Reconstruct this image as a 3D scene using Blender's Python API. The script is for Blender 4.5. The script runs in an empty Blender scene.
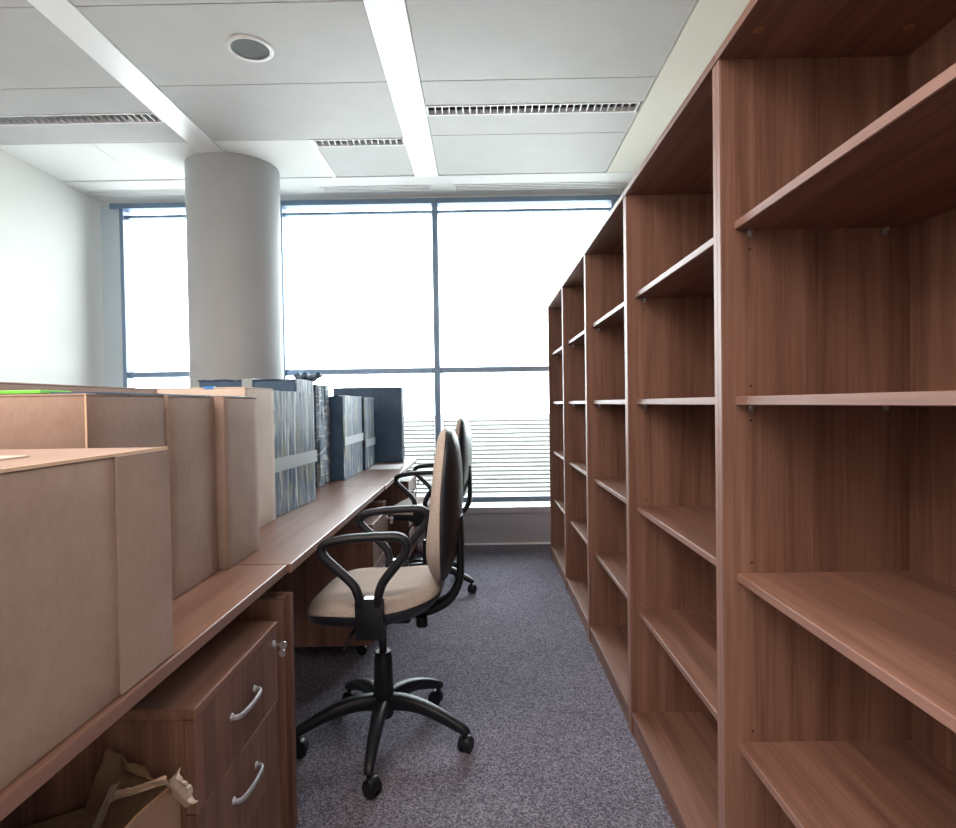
import bpy, bmesh, math, random
from mathutils import Vector, Matrix, noise

random.seed(7)
scene = bpy.context.scene
COL = scene.collection
PI = math.pi

# ------------------------------------------------------------------ materials
def new_mat(name):
    m = bpy.data.materials.new(name); m.use_nodes = True
    nt = m.node_tree
    return m, nt, nt.nodes['Principled BSDF']

def simple(name, col, rough=0.6, metal=0.0, spec=0.5, coat=0.0, sheen=0.0):
    m, nt, b = new_mat(name)
    b.inputs['Base Color'].default_value = (*col, 1)
    b.inputs['Roughness'].default_value = rough
    b.inputs['Metallic'].default_value = metal
    b.inputs['Specular IOR Level'].default_value = spec
    b.inputs['Coat Weight'].default_value = coat
    b.inputs['Sheen Weight'].default_value = sheen
    return m

def N(nt, t, **kw):
    n = nt.nodes.new(t)
    for k, v in kw.items(): setattr(n, k, v)
    return n

def ramp(nt, stops):
    r = N(nt, 'ShaderNodeValToRGB')
    e = r.color_ramp.elements
    e[0].position, e[0].color = stops[0][0], (*stops[0][1], 1)
    e[1].position, e[1].color = stops[-1][0], (*stops[-1][1], 1)
    for p, c in stops[1:-1]:
        k = e.new(p); k.color = (*c, 1)
    return r

def coords(nt, scale, offset_random=True):
    tc = N(nt, 'ShaderNodeTexCoord')
    mp = N(nt, 'ShaderNodeMapping')
    mp.inputs['Scale'].default_value = scale
    if offset_random:
        oi = N(nt, 'ShaderNodeObjectInfo')
        mu = N(nt, 'ShaderNodeVectorMath', operation='SCALE')
        mu.inputs[0].default_value = (37.0, 23.0, 51.0)
        nt.links.new(oi.outputs['Random'], mu.inputs['Scale'])
        ad = N(nt, 'ShaderNodeVectorMath', operation='ADD')
        nt.links.new(tc.outputs['Object'], ad.inputs[0])
        nt.links.new(mu.outputs[0], ad.inputs[1])
        nt.links.new(ad.outputs[0], mp.inputs['Vector'])
    else:
        nt.links.new(tc.outputs['Object'], mp.inputs['Vector'])
    return mp

def wood(name, axis, dark, mid, light, rough=0.44, spec=0.32):
    """laminate with fine grain running along one axis"""
    m, nt, b = new_mat(name)
    sc = [26.0, 26.0, 26.0]; sc[axis] = 1.1
    mp = coords(nt, sc)
    n1 = N(nt, 'ShaderNodeTexNoise'); n1.inputs['Scale'].default_value = 1.0
    n1.inputs['Detail'].default_value = 7; n1.inputs['Roughness'].default_value = 0.62
    n1.inputs['Distortion'].default_value = 0.5
    nt.links.new(mp.outputs[0], n1.inputs['Vector'])
    sc2 = [150.0, 150.0, 150.0]; sc2[axis] = 3.0
    mp2 = coords(nt, sc2)
    n2 = N(nt, 'ShaderNodeTexNoise'); n2.inputs['Scale'].default_value = 1.0
    n2.inputs['Detail'].default_value = 4
    nt.links.new(mp2.outputs[0], n2.inputs['Vector'])
    sc3 = [7.0, 7.0, 7.0]; sc3[axis] = 0.25
    mp3 = coords(nt, sc3)
    n3 = N(nt, 'ShaderNodeTexNoise'); n3.inputs['Scale'].default_value = 1.0
    n3.inputs['Detail'].default_value = 2
    nt.links.new(mp3.outputs[0], n3.inputs['Vector'])
    a = N(nt, 'ShaderNodeMath', operation='MULTIPLY_ADD')
    nt.links.new(n2.outputs[0], a.inputs[0]); a.inputs[1].default_value = 0.45
    nt.links.new(n1.outputs[0], a.inputs[2])
    a2 = N(nt, 'ShaderNodeMath', operation='MULTIPLY_ADD')
    nt.links.new(n3.outputs[0], a2.inputs[0]); a2.inputs[1].default_value = 0.5
    nt.links.new(a.outputs[0], a2.inputs[2])
    mr = N(nt, 'ShaderNodeMapRange')
    mr.inputs['From Min'].default_value = 0.62; mr.inputs['From Max'].default_value = 1.32
    nt.links.new(a2.outputs[0], mr.inputs['Value'])
    r = ramp(nt, [(0.0, dark), (0.45, mid), (1.0, light)])
    nt.links.new(mr.outputs[0], r.inputs[0])
    nt.links.new(r.outputs[0], b.inputs['Base Color'])
    b.inputs['Roughness'].default_value = rough
    b.inputs['Specular IOR Level'].default_value = spec
    bp = N(nt, 'ShaderNodeBump'); bp.inputs['Strength'].default_value = 0.06
    bp.inputs['Distance'].default_value = 0.001
    nt.links.new(n2.outputs[0], bp.inputs['Height'])
    nt.links.new(bp.outputs[0], b.inputs['Normal'])
    return m

def cardboard(name, c1, c2, c3, ribs=True):
    m, nt, b = new_mat(name)
    mp = coords(nt, (3.2, 3.2, 3.2))
    n1 = N(nt, 'ShaderNodeTexNoise'); n1.inputs['Scale'].default_value = 1.0
    n1.inputs['Detail'].default_value = 8; n1.inputs['Roughness'].default_value = 0.6
    nt.links.new(mp.outputs[0], n1.inputs['Vector'])
    mp2 = coords(nt, (95, 95, 60))
    n2 = N(nt, 'ShaderNodeTexNoise'); n2.inputs['Scale'].default_value = 1.0
    n2.inputs['Detail'].default_value = 3
    nt.links.new(mp2.outputs[0], n2.inputs['Vector'])
    a = N(nt, 'ShaderNodeMath', operation='MULTIPLY_ADD')
    nt.links.new(n2.outputs[0], a.inputs[0]); a.inputs[1].default_value = 0.22
    nt.links.new(n1.outputs[0], a.inputs[2])
    r = ramp(nt, [(0.40, c1), (0.61, c2), (0.85, c3)])
    nt.links.new(a.outputs[0], r.inputs[0])
    nt.links.new(r.outputs[0], b.inputs['Base Color'])
    b.inputs['Roughness'].default_value = 0.78
    b.inputs['Specular IOR Level'].default_value = 0.25
    bp = N(nt, 'ShaderNodeBump'); bp.inputs['Strength'].default_value = 0.12
    bp.inputs['Distance'].default_value = 0.002
    nt.links.new(a.outputs[0], bp.inputs['Height'])
    nt.links.new(bp.outputs[0], b.inputs['Normal'])
    return m

def stretch_film(name, base, glint, tint, horizontal=False):
    """dark plastic wrap, reflections on its creases painted in as pale streaks and tint"""
    m, nt, b = new_mat(name)
    s = (34, 34, 2.6) if not horizontal else (7, 7, 55)
    mp = coords(nt, s)
    n1 = N(nt, 'ShaderNodeTexNoise'); n1.inputs['Scale'].default_value = 1.0
    n1.inputs['Detail'].default_value = 6; n1.inputs['Roughness'].default_value = 0.68
    n1.inputs['Distortion'].default_value = 1.2
    nt.links.new(mp.outputs[0], n1.inputs['Vector'])
    r = ramp(nt, [(0.51, base), (0.59, tuple(x * 1.6 + 0.005 for x in base)), (0.64, glint), (0.78, (0.62, 0.66, 0.7))])  # bright wrinkle reflections put into the base colour
    nt.links.new(n1.outputs[0], r.inputs[0])
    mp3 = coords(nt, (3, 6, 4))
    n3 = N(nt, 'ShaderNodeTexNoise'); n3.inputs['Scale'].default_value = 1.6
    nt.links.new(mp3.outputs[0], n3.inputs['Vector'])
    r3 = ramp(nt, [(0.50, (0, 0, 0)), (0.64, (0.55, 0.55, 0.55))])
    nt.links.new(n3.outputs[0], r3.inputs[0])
    mx = N(nt, 'ShaderNodeMix', data_type='RGBA')
    s4 = (11, 11, 0.9) if not horizontal else (3, 3, 16)
    mp4 = coords(nt, s4)
    n4 = N(nt, 'ShaderNodeTexNoise'); n4.inputs['Scale'].default_value = 1.0
    n4.inputs['Detail'].default_value = 3; n4.inputs['Distortion'].default_value = 2.2
    nt.links.new(mp4.outputs[0], n4.inputs['Vector'])
    r4 = ramp(nt, [(0.585, (0, 0, 0)), (0.64, (0.9, 0.9, 0.9)), (0.70, (0.1, 0.1, 0.1))])  # broader folds, their reflected light painted in as well
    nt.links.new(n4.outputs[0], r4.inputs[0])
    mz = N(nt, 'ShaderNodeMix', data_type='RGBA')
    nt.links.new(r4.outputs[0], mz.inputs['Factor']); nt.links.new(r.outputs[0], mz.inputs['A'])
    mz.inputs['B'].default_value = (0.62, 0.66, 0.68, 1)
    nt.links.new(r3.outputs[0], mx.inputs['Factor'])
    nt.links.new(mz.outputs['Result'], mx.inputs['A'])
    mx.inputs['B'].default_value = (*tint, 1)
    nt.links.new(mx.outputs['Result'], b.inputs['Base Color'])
    b.inputs['Roughness'].default_value = 0.42
    b.inputs['Specular IOR Level'].default_value = 0.16
    bp = N(nt, 'ShaderNodeBump'); bp.inputs['Strength'].default_value = 0.7
    bp.inputs['Distance'].default_value = 0.006
    nt.links.new(n1.outputs[0], bp.inputs['Height'])
    nt.links.new(bp.outputs[0], b.inputs['Normal'])
    return m

def noisy(name, c1, c2, scale, rough=0.8, bump=0.0, detail=3, spec=0.3):
    m, nt, b = new_mat(name)
    mp = coords(nt, (scale, scale, scale), False)
    n1 = N(nt, 'ShaderNodeTexNoise'); n1.inputs['Scale'].default_value = 1.0
    n1.inputs['Detail'].default_value = detail
    nt.links.new(mp.outputs[0], n1.inputs['Vector'])
    r = ramp(nt, [(0.36, c1), (0.64, c2)])
    nt.links.new(n1.outputs[0], r.inputs[0])
    nt.links.new(r.outputs[0], b.inputs['Base Color'])
    b.inputs['Roughness'].default_value = rough
    b.inputs['Specular IOR Level'].default_value = spec
    if bump:
        bp = N(nt, 'ShaderNodeBump'); bp.inputs['Strength'].default_value = bump
        bp.inputs['Distance'].default_value = 0.004
        nt.links.new(n1.outputs[0], bp.inputs['Height'])
        nt.links.new(bp.outputs[0], b.inputs['Normal'])
    return m

def carpet():
    m, nt, b = new_mat('carpet')
    mp = coords(nt, (1, 1, 1), False)
    v = N(nt, 'ShaderNodeTexVoronoi'); v.inputs['Scale'].default_value = 210
    nt.links.new(mp.outputs[0], v.inputs['Vector'])
    n1 = N(nt, 'ShaderNodeTexNoise'); n1.inputs['Scale'].default_value = 330
    n1.inputs['Detail'].default_value = 4; n1.inputs['Roughness'].default_value = 0.75
    nt.links.new(mp.outputs[0], n1.inputs['Vector'])
    sep = N(nt, 'ShaderNodeSeparateColor')
    nt.links.new(v.outputs['Color'], sep.inputs[0])
    a = N(nt, 'ShaderNodeMath', operation='MULTIPLY_ADD')
    nt.links.new(sep.outputs[0], a.inputs[0]); a.inputs[1].default_value = 0.34
    nt.links.new(n1.outputs[0], a.inputs[2])
    r = ramp(nt, [(0.42, (0.040, 0.039, 0.054)), (0.64, (0.122, 0.115, 0.154)), (0.90, (0.34, 0.325, 0.39))])
    nt.links.new(a.outputs[0], r.inputs[0])
    n2 = N(nt, 'ShaderNodeTexNoise'); n2.inputs['Scale'].default_value = 2.2
    n2.inputs['Detail'].default_value = 4
    nt.links.new(mp.outputs[0], n2.inputs['Vector'])
    r2 = ramp(nt, [(0.3, (0.86, 0.85, 0.86)), (0.7, (1.08, 1.06, 1.05))])
    nt.links.new(n2.outputs[0], r2.inputs[0])
    mx = N(nt, 'ShaderNodeMix', data_type='RGBA', blend_type='MULTIPLY')
    mx.inputs['Factor'].default_value = 1
    nt.links.new(r.outputs[0], mx.inputs['A']); nt.links.new(r2.outputs[0], mx.inputs['B'])
    nt.links.new(mx.outputs['Result'], b.inputs['Base Color'])
    b.inputs['Roughness'].default_value = 0.95
    b.inputs['Specular IOR Level'].default_value = 0.1
    bp = N(nt, 'ShaderNodeBump'); bp.inputs['Strength'].default_value = 0.6
    bp.inputs['Distance'].default_value = 0.004
    nt.links.new(a.outputs[0], bp.inputs['Height'])
    nt.links.new(bp.outputs[0], b.inputs['Normal'])
    return m

def glass_mat():
    m = bpy.data.materials.new('window_glass'); m.use_nodes = True
    nt = m.node_tree; nt.nodes.clear()
    o = N(nt, 'ShaderNodeOutputMaterial')
    t = N(nt, 'ShaderNodeBsdfTransparent'); t.inputs[0].default_value = (0.95, 0.975, 0.97, 1)
    g = N(nt, 'ShaderNodeBsdfGlossy'); g.inputs['Roughness'].default_value = 0.02
    f = N(nt, 'ShaderNodeFresnel'); f.inputs[0].default_value = 1.35
    mx = N(nt, 'ShaderNodeMixShader')
    nt.links.new(f.outputs[0], mx.inputs[0]); nt.links.new(t.outputs[0], mx.inputs[1]); nt.links.new(g.outputs[0], mx.inputs[2])
    nt.links.new(mx.outputs[0], o.inputs[0])
    return m

WD, WM, WL = (0.076, 0.034, 0.026), (0.178, 0.089, 0.065), (0.295, 0.160, 0.120)
M = dict(
    wood_x=wood('walnut_grain_x', 0, WD, WM, WL),
    wood_y=wood('walnut_grain_y', 1, WD, WM, WL),
    wood_z=wood('walnut_grain_z', 2, WD, WM, WL),
    wood_top=wood('desk_top_walnut', 1, WD, WM, WL, 0.30, 0.6),
    edge_y=wood('edge_band_y', 1, (0.15, 0.080, 0.064), (0.22, 0.122, 0.100), (0.28, 0.16, 0.135), 0.5),
    edge_z=wood('edge_band_z', 2, (0.15, 0.080, 0.064), (0.22, 0.122, 0.100), (0.28, 0.16, 0.135), 0.5),
    card=cardboard('cardboard', (0.235, 0.162, 0.135), (0.305, 0.218, 0.185), (0.37, 0.275, 0.24)),
    card_pale=cardboard('pale_cardboard', (0.46, 0.375, 0.32), (0.54, 0.45, 0.395), (0.60, 0.51, 0.455)),
    card_brown=cardboard('orange_cardboard', (0.24, 0.115, 0.065), (0.33, 0.165, 0.095), (0.40, 0.21, 0.125)),
    card_edge=simple('cardboard_cut_or_glint', (0.62, 0.45, 0.34), 0.9),
    card_dark=cardboard('worn_cardboard', (0.14, 0.08, 0.052), (0.21, 0.125, 0.08), (0.30, 0.18, 0.12)),
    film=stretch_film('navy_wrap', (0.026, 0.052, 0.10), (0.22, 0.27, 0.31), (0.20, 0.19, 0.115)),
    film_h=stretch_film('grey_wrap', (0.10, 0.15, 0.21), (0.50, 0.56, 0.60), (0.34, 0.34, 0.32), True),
    navy=noisy('navy_plastic', (0.042, 0.082, 0.150), (0.062, 0.115, 0.195), 9, 0.38, 0.15),
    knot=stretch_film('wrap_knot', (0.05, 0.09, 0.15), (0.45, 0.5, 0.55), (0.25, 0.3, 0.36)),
    tape=simple('clear_tape', (0.34, 0.38, 0.42), 0.4, 0, 0.25),
    tape_brown=simple('brown_tape', (0.33, 0.19, 0.11), 0.22, 0, 0.6, 0.3),
    tape_blue=simple('blue_tape', (0.04, 0.22, 0.62), 0.4),
    green=simple('green_card', (0.16, 0.62, 0.07), 0.45),
    paper=simple('paper', (0.78, 0.80, 0.82), 0.7),
    black=simple('black_plastic', (0.009, 0.010, 0.014), 0.42, 0, 0.3),
    blacksoft=simple('black_armrest', (0.010, 0.011, 0.016), 0.48, 0, 0.35),
    shell=simple('chair_shell', (0.016, 0.019, 0.027), 0.35, 0, 0.5),
    fabric=noisy('beige_fabric', (0.335, 0.28, 0.255), (0.45, 0.385, 0.35), 260, 0.9, 0.25),
    steel=simple('brushed_steel', (0.62, 0.62, 0.64), 0.3, 0.9),
    handle=simple('grey_handle', (0.36, 0.37, 0.42), 0.4, 0.3),
    carpet=carpet(),
    wall=simple('wall_paint', (0.80, 0.80, 0.77), 0.85, 0, 0.3),
    cream=simple('cream_paint', (0.76, 0.74, 0.66), 0.75, 0, 0.3),
    column=noisy('column_paint', (0.385, 0.395, 0.41), (0.405, 0.415, 0.43), 3, 0.6, 0.0),
    panel=noisy('ceiling_tile', (0.490, 0.480, 0.472), (0.510, 0.500, 0.492), 5, 0.6, 0.0),
    ceil_white=simple('ceiling_paint', (0.84, 0.84, 0.82), 0.75, 0, 0.3),
    strip=simple('white_metal_strip', (0.86, 0.86, 0.85), 0.32, 0, 0.5),
    gap=simple('ceiling_void', (0.05, 0.05, 0.05), 0.9),
    frame=simple('window_frame', (0.20, 0.29, 0.41), 0.4, 0.3),
    sill=simple('sill_panel', (0.30, 0.31, 0.36), 0.45, 0, 0.4),
    rail=simple('sill_rail', (0.34, 0.35, 0.42), 0.4, 0.2),
    reveal=simple('reveal_metal', (0.58, 0.66, 0.72), 0.4, 0.2),
    slat=simple('blind_slat', (0.05, 0.052, 0.05), 0.6, 0.0),
    lamp_metal=simple('lamp_reflector', (0.80, 0.80, 0.82), 0.35, 0.35),
    lamp_dark=simple('lamp_interior', (0.30, 0.29, 0.30), 0.5, 0.2),
    vent=simple('vent_white', (0.80, 0.80, 0.79), 0.5),
    vent_dark=simple('vent_slot', (0.22, 0.22, 0.22), 0.7),
    cone=simple('downlight_cone', (0.055, 0.055, 0.055), 0.5, 0.1),
    glass=glass_mat(),
    ground=noisy('pale_ground', (0.050, 0.054, 0.043), (0.105, 0.102, 0.094), 0.35, 0.95, 0.0, 8),
    bounce=simple('bounce_white', (0.80, 0.80, 0.78), 0.9),  # for the added bounce surface outside
    hole=simple('peg_hole', (0.01, 0.008, 0.008), 0.9),
)

# ------------------------------------------------------------------ mesh helpers
class MB:
    def __init__(s): s.bm = bmesh.new()
    def _join(s, b):
        me = bpy.data.meshes.new('tmp'); b.to_mesh(me); b.free()
        s.bm.from_mesh(me); bpy.data.meshes.remove(me)
    def box(s, x0, x1, y0, y1, z0, z1, bev=0.0, seg=2, mtx=None):
        b = bmesh.new()
        vs = [b.verts.new((x, y, z)) for x in (x0, x1) for y in (y0, y1) for z in (z0, z1)]
        for f in ((0, 1, 3, 2), (4, 6, 7, 5), (0, 4, 5, 1), (2, 3, 7, 6), (0, 2, 6, 4), (1, 5, 7, 3)):
            b.faces.new([vs[i] for i in f])
        bmesh.ops.recalc_face_normals(b, faces=b.faces)
        if bev: bmesh.ops.bevel(b, geom=list(b.edges), offset=bev, segments=seg, affect='EDGES', profile=0.5)
        if mtx is not None: bmesh.ops.transform(b, matrix=mtx, verts=b.verts)
        s._join(b); return s
    def cyl(s, p0, p1, r0, r1=None, n=24, bev=0.0):
        if r1 is None: r1 = r0
        p0, p1 = Vector(p0), Vector(p1); d = p1 - p0
        b = bmesh.new()
        bmesh.ops.create_cone(b, cap_ends=True, segments=n, radius1=r0, radius2=r1, depth=d.length)
        if bev:
            ed = [e for e in b.edges if abs(e.verts[0].co.z - e.verts[1].co.z) < 1e-6]
            bmesh.ops.bevel(b, geom=ed, offset=bev, segments=2, affect='EDGES')
        q = d.to_track_quat('Z', 'Y').to_matrix().to_4x4()
        bmesh.ops.transform(b, matrix=Matrix.Translation((p0 + p1) / 2) @ q, verts=b.verts)
        s._join(b); return s
    def sweep(s, pts, sizes, side=None, n=12, power=2.0, closed=False):
        """loft a superellipse section (half width, half height) along a path"""
        pts = [Vector(p) for p in pts]; b = bmesh.new(); rings = []
        K = len(pts)
        for i, p in enumerate(pts):
            if closed: t = pts[(i + 1) % K] - pts[i - 1]
            else: t = pts[min(i + 1, K - 1)] - pts[max(i - 1, 0)]
            t.normalize()
            sd = Vector(side) if side is not None else Vector((0, 1, 0))
            sd = (sd - t * sd.dot(t)).normalized(); up = t.cross(sd)
            w, h = sizes[i] if isinstance(sizes[0], (tuple, list)) else sizes
            ring = []
            for k in range(n):
                a = 2 * PI * k / n; c, sn = math.cos(a), math.sin(a)
                ring.append(b.verts.new(p + sd * w * math.copysign(abs(c) ** (2 / power), c) + up * h * math.copysign(abs(sn) ** (2 / power), sn)))
            rings.append(ring)
        for i in range(K if closed else K - 1):
            A, B = rings[i], rings[(i + 1) % K]
            for k in range(n): b.faces.new((A[k], A[(k + 1) % n], B[(k + 1) % n], B[k]))
        if not closed:
            b.faces.new(rings[0][::-1]); b.faces.new(rings[-1])
        bmesh.ops.recalc_face_normals(b, faces=b.faces)
        s._join(b); return s
    def lathe(s, prof, n=40, at=(0, 0, 0)):
        b = bmesh.new(); rings = []
        for r, z in prof:
            rings.append([b.verts.new((at[0] + r * math.cos(2 * PI * k / n), at[1] + r * math.sin(2 * PI * k / n), at[2] + z)) for k in range(n)])
        for A, B in zip(rings, rings[1:]):
            for k in range(n): b.faces.new((A[k], A[(k + 1) % n], B[(k + 1) % n], B[k]))
        s._join(b); return s
    def disc_body(s, outline, front, back, n=56, m=10):
        """closed body from an outline (a -> (u, v)), and two height fields (rho, u, v) -> point"""
        b = bmesh.new()
        def lay(fn):
            c = b.verts.new(fn(0.0, 0.0, *outline_c))
            rs = []
            for j in range(1, m + 1):
                rho = math.sin(PI / 2 * j / m)
                rs.append([b.verts.new(fn(rho, *[outline_c[q] + rho * (outline(2 * PI * k / n)[q] - outline_c[q]) for q in (0, 1)])) for k in range(n)]) if False else rs.append(
                    [b.verts.new(fn(rho, 2 * PI * k / n, *(outline_c[q] + rho * (outline(2 * PI * k / n)[q] - outline_c[q]) for q in (0, 1)))) for k in range(n)])
            for k in range(n): b.faces.new((c, rs[0][k], rs[0][(k + 1) % n]))
            for A, B in zip(rs, rs[1:]):
                for k in range(n): b.faces.new((A[k], B[k], B[(k + 1) % n], A[(k + 1) % n]))
            return rs[-1]
        oc = [outline(2 * PI * k / n) for k in range(n)]
        outline_c = (sum(o[0] for o in oc) / n, sum(o[1] for o in oc) / n)
        A, B = lay(front), lay(back)
        for k in range(n): b.faces.new((A[k], A[(k + 1) % n], B[(k + 1) % n], B[k]))
        bmesh.ops.remove_doubles(b, verts=b.verts, dist=1e-5)
        bmesh.ops.recalc_face_normals(b, faces=b.faces)
        s._join(b); return s
    def build(s, name, mat, parent=None, origin=(0, 0, 0), smooth=None):
        me = bpy.data.meshes.new(name)
        bmesh.ops.translate(s.bm, vec=-Vector(origin), verts=s.bm.verts)
        s.bm.to_mesh(me); s.bm.free()
        me.materials.append(mat if not isinstance(mat, str) else M[mat])
        if smooth is not None:
            me.shade_smooth()
            if smooth < 180:
                me.set_sharp_from_angle(angle=math.radians(smooth))
        o = bpy.data.objects.new(name, me); COL.objects.link(o)
        if parent is not None: o.parent = parent
        else: o.location = origin
        return o

def box(*a, **k): return MB().box(*a, **k)

def thing(name, label, cat, loc=(0, 0, 0), rz=0.0, group=None):
    o = bpy.data.objects.new(name, None); COL.objects.link(o)
    o.empty_display_size = 0.05
    o.location = loc; o.rotation_euler = (0, 0, rz)
    o['label'] = label; o['category'] = cat
    if group: o['group'] = group
    return o

def tag(o, label, cat, group=None):
    o['label'] = label; o['category'] = cat
    if group: o['group'] = group
    return o

def struct(o, label=None):
    o['kind'] = 'structure'
    if label: o['label'] = label
    return o

def struct_empty(name, loc, label=None):
    o = bpy.data.objects.new(name, None); COL.objects.link(o); o.location = loc
    return struct(o, label)

def dup(root, loc, label, rz=None):
    r = root.copy(); COL.objects.link(r); r.location = loc
    if rz is not None: r.rotation_euler = (0, 0, rz)
    r['label'] = label
    for ch in list(root.children):
        c = ch.copy(); COL.objects.link(c); c.parent = r
        for g in list(ch.children):
            d = g.copy(); COL.objects.link(d); d.parent = c
    return r

def catmull(pts, k=6, closed=False):
    P = [Vector(p) for p in pts]; out = []; n = len(P)
    for i in range(n if closed else n - 1):
        if closed: a, b, c, d = P[i - 1], P[i], P[(i + 1) % n], P[(i + 2) % n]
        else: a, b, c, d = P[max(i - 1, 0)], P[i], P[i + 1], P[min(i + 2, n - 1)]
        for j in range(k):
            t = j / k
            out.append(0.5 * ((2 * b) + (c - a) * t + (2 * a - 5 * b + 4 * c - d) * t * t + (3 * b - a - 3 * c + d) * t ** 3))
    if not closed: out.append(P[-1])
    return out

# ------------------------------------------------------------------ room
XL, XR, YB, YF, ZC = -3.18, 1.36, -3.0, 5.05, 2.93
struct(box(XL - 0.15, XR + 0.15, YB - 0.15, YF + 0.15, -0.12, 0.0).build('floor', 'carpet'), 'grey mauve speckled carpet')
struct(box(XL - 0.15, XL, YB - 0.15, YF + 0.12, 0, ZC + 0.1).build('wall_left', 'wall'), 'plain white wall')
struct(box(XR, XR + 0.15, YB - 0.15, YF + 0.12, 0, ZC + 0.1).build('wall_right', 'wall'))
bw = MB().box(XL, XR, YB - 0.15, YB, 0, ZC)
struct(bw.build('wall_back', 'wall'))
# front wall under and over the glass
struct(box(XL, XR, YF - 0.02, YF + 0.12, 0.0, 0.262, 0.002).build('wall_front', 'sill'), 'low grey panel under the windows')
struct(box(XL, XR, YF - 0.035, YF - 0.02, 0.0, 0.012).build('baseboard_front', 'vent'))

# column
struct(MB().cyl((-1.798, 4.40, 0), (-1.798, 4.40, ZC), 0.322, n=96).build('column', 'column', origin=(-1.798, 4.40, 0), smooth=40), 'round grey white column before the windows')

# windows: frames, glass
GX = [(-3.10, -2.99), (-1.725, -1.652), (-0.400, -0.350), (1.10, 1.15)]   # vertical members
for i in range(3):
    x0, x1 = GX[i][1], GX[i + 1][0]
    xa = GX[i][0] if i == 0 else (GX[i][0] + GX[i][1]) / 2
    xb = (GX[i + 1][0] + GX[i + 1][1]) / 2 if i < 2 else XR
    w = struct_empty('window_%d' % (i + 1), ((x0 + x1) / 2, YF, 0.26))
    f = MB()
    f.box(xa, x0 - 0.0 if i else -3.0, YF - 0.03, YF + 0.08, 0.316, 2.91, 0.003) if i else f.box(-3.022, -2.99, YF - 0.03, YF + 0.08, 0.316, 2.87, 0.003)
    f.box(x1, xb, YF - 0.03, YF + 0.08, 0.316, 2.91, 0.003)
    box(xa, xb, YF - 0.032, YF + 0.08, 0.2625, 0.315, 0.003).build('sill_rail', 'rail', w, w.location)
    f.box(xa, xb, YF - 0.035, YF + 0.08, 2.868, 2.912, 0.003)
    f.box(x0, x1, YF - 0.01, YF + 0.05, 2.795, 2.818, 0.003)
    f.build('window_frame', 'frame', w, w.location)
    box(x0, x1, YF - 0.005, YF + 0.055, 1.452, 1.50, 0.003).build('transom', 'frame', w, w.location)
    box(x0, x1, YF + 0.056, YF + 0.062, 0.315, 2.868).build('glass_pane', 'glass', w, w.location)
    if i == 0:
        box(XL, -3.022, YF - 0.02, YF + 0.10, 0.26, 2.90, 0.002).build('reveal', 'reveal', w, w.location)
box_head = struct(box(XL, XR, YF - 0.02, YF + 0.12, 2.905, ZC + 0.02).build('trim_1', 'ceil_white'))

# blinds hanging in the lower lights
def blind(x0, x1, label):
    t = thing('window_blind', label, 'blind', ((x0 + x1) / 2, YF - 0.02, 0.36), group='slatted blinds on the lower window panes')
    s = MB()
    for k in range(18):
        z = 0.445 + 0.0352 * k
        s.box(x0, x1, -0.014, 0.014, -0.0006, 0.0006, mtx=Matrix.Translation((0, YF - 0.022, z)) @ Matrix.Rotation(math.radians(22), 4, 'X'))
    s.build('slats', 'slat', t, t.location)
    box(x0, x1, YF - 0.035, YF - 0.012, 0.36, 0.405, 0.003).build('bottom_rail', 'frame', t, t.location)
    for x in (x0 + 0.005, x1 - 0.005):
        c = MB().cyl((x, YF - 0.022, 0.40), (x, YF - 0.022, 1.47), 0.0022, n=8)
        c.box(x - 0.004, x + 0.004, YF - 0.026, YF - 0.018, 1.37, 1.385)
        c.build('guide_cord', 'slat', t, t.location)
    box(x0 - 0.002, x1 + 0.002, YF - 0.034, YF - 0.012, 1.455, 1.495, 0.003).build('head_rail', 'frame', t, t.location)
blind(-2.93, -1.73, 'slatted blind on the window left of the round column')
blind(-1.61, -0.405, 'slatted blind on the window between round column and slim mullion')
blind(-0.325, 1.08, 'slatted blind on the window beside the bookcase, behind the two chairs')

# ceiling: void, then tiles with open joints, bright strips between
struct(box(XL, XR, YB, YF, ZC + 0.025, ZC + 0.15).build('ceiling', 'gap'), 'panelled ceiling')
g = 0.0025
def tile(x0, x1, y0, y1, mat='panel'):
    o = box(x0 + g, x1 - g, y0 + g, y1 - g, ZC, ZC + 0.022, 0.0015, 1).build('ceiling_panel', mat, None, ((x0 + x1) / 2, (y0 + y1) / 2, ZC))
    struct(o)
rows = [(2.60 - 0.65 * k, 3.25 - 0.65 * k) for k in range(9)]
rows[-1] = (YB, rows[-1][1])
CR, CM, CL = (-0.308, 0.965), (-1.735, -0.487), (XL, -1.902)
for y0, y1 in rows:
    for c in (CR, CM, CL): tile(c[0], c[1], y0, y1)
tile(*CR, 3.25, 3.515); tile(*CR, 3.632, 3.905); tile(*CR, 3.905, 4.57)
tile(*CM, 3.25, 3.93)
tile(-1.085, CM[1], 4.035, 4.57)
tile(CM[0], -1.11, 3.93, 4.57, 'ceil_white')
tile(*CL, 3.25, 3.535); tile(*CL, 3.655, 3.925)
tile(CL[0], -2.54, 3.925, 4.56, 'ceil_white'); tile(-2.54, CL[1], 3.925, 4.56, 'ceil_white')
struct(box(-0.487, -0.308, YB, 4.575, ZC - 0.006, ZC + 0.03, 0.002).build('trim_2', 'strip'), 'white strip between ceiling panels')
struct(box(-1.902, -1.735, YB, 4.575, ZC - 0.006, ZC + 0.03, 0.002).build('trim_3', 'strip'), 'white strip running to the column')
struct(box(0.968, XR, YB, 4.575, ZC - 0.004, ZC + 0.03, 0.002).build('trim_4', 'cream'), 'cream ceiling margin over the bookcases')
struct(box(XL, XR, 4.577, YF, ZC - 0.004, ZC + 0.03, 0.002).build('trim_5', 'ceil_white'), 'white ceiling margin along the windows')
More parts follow.
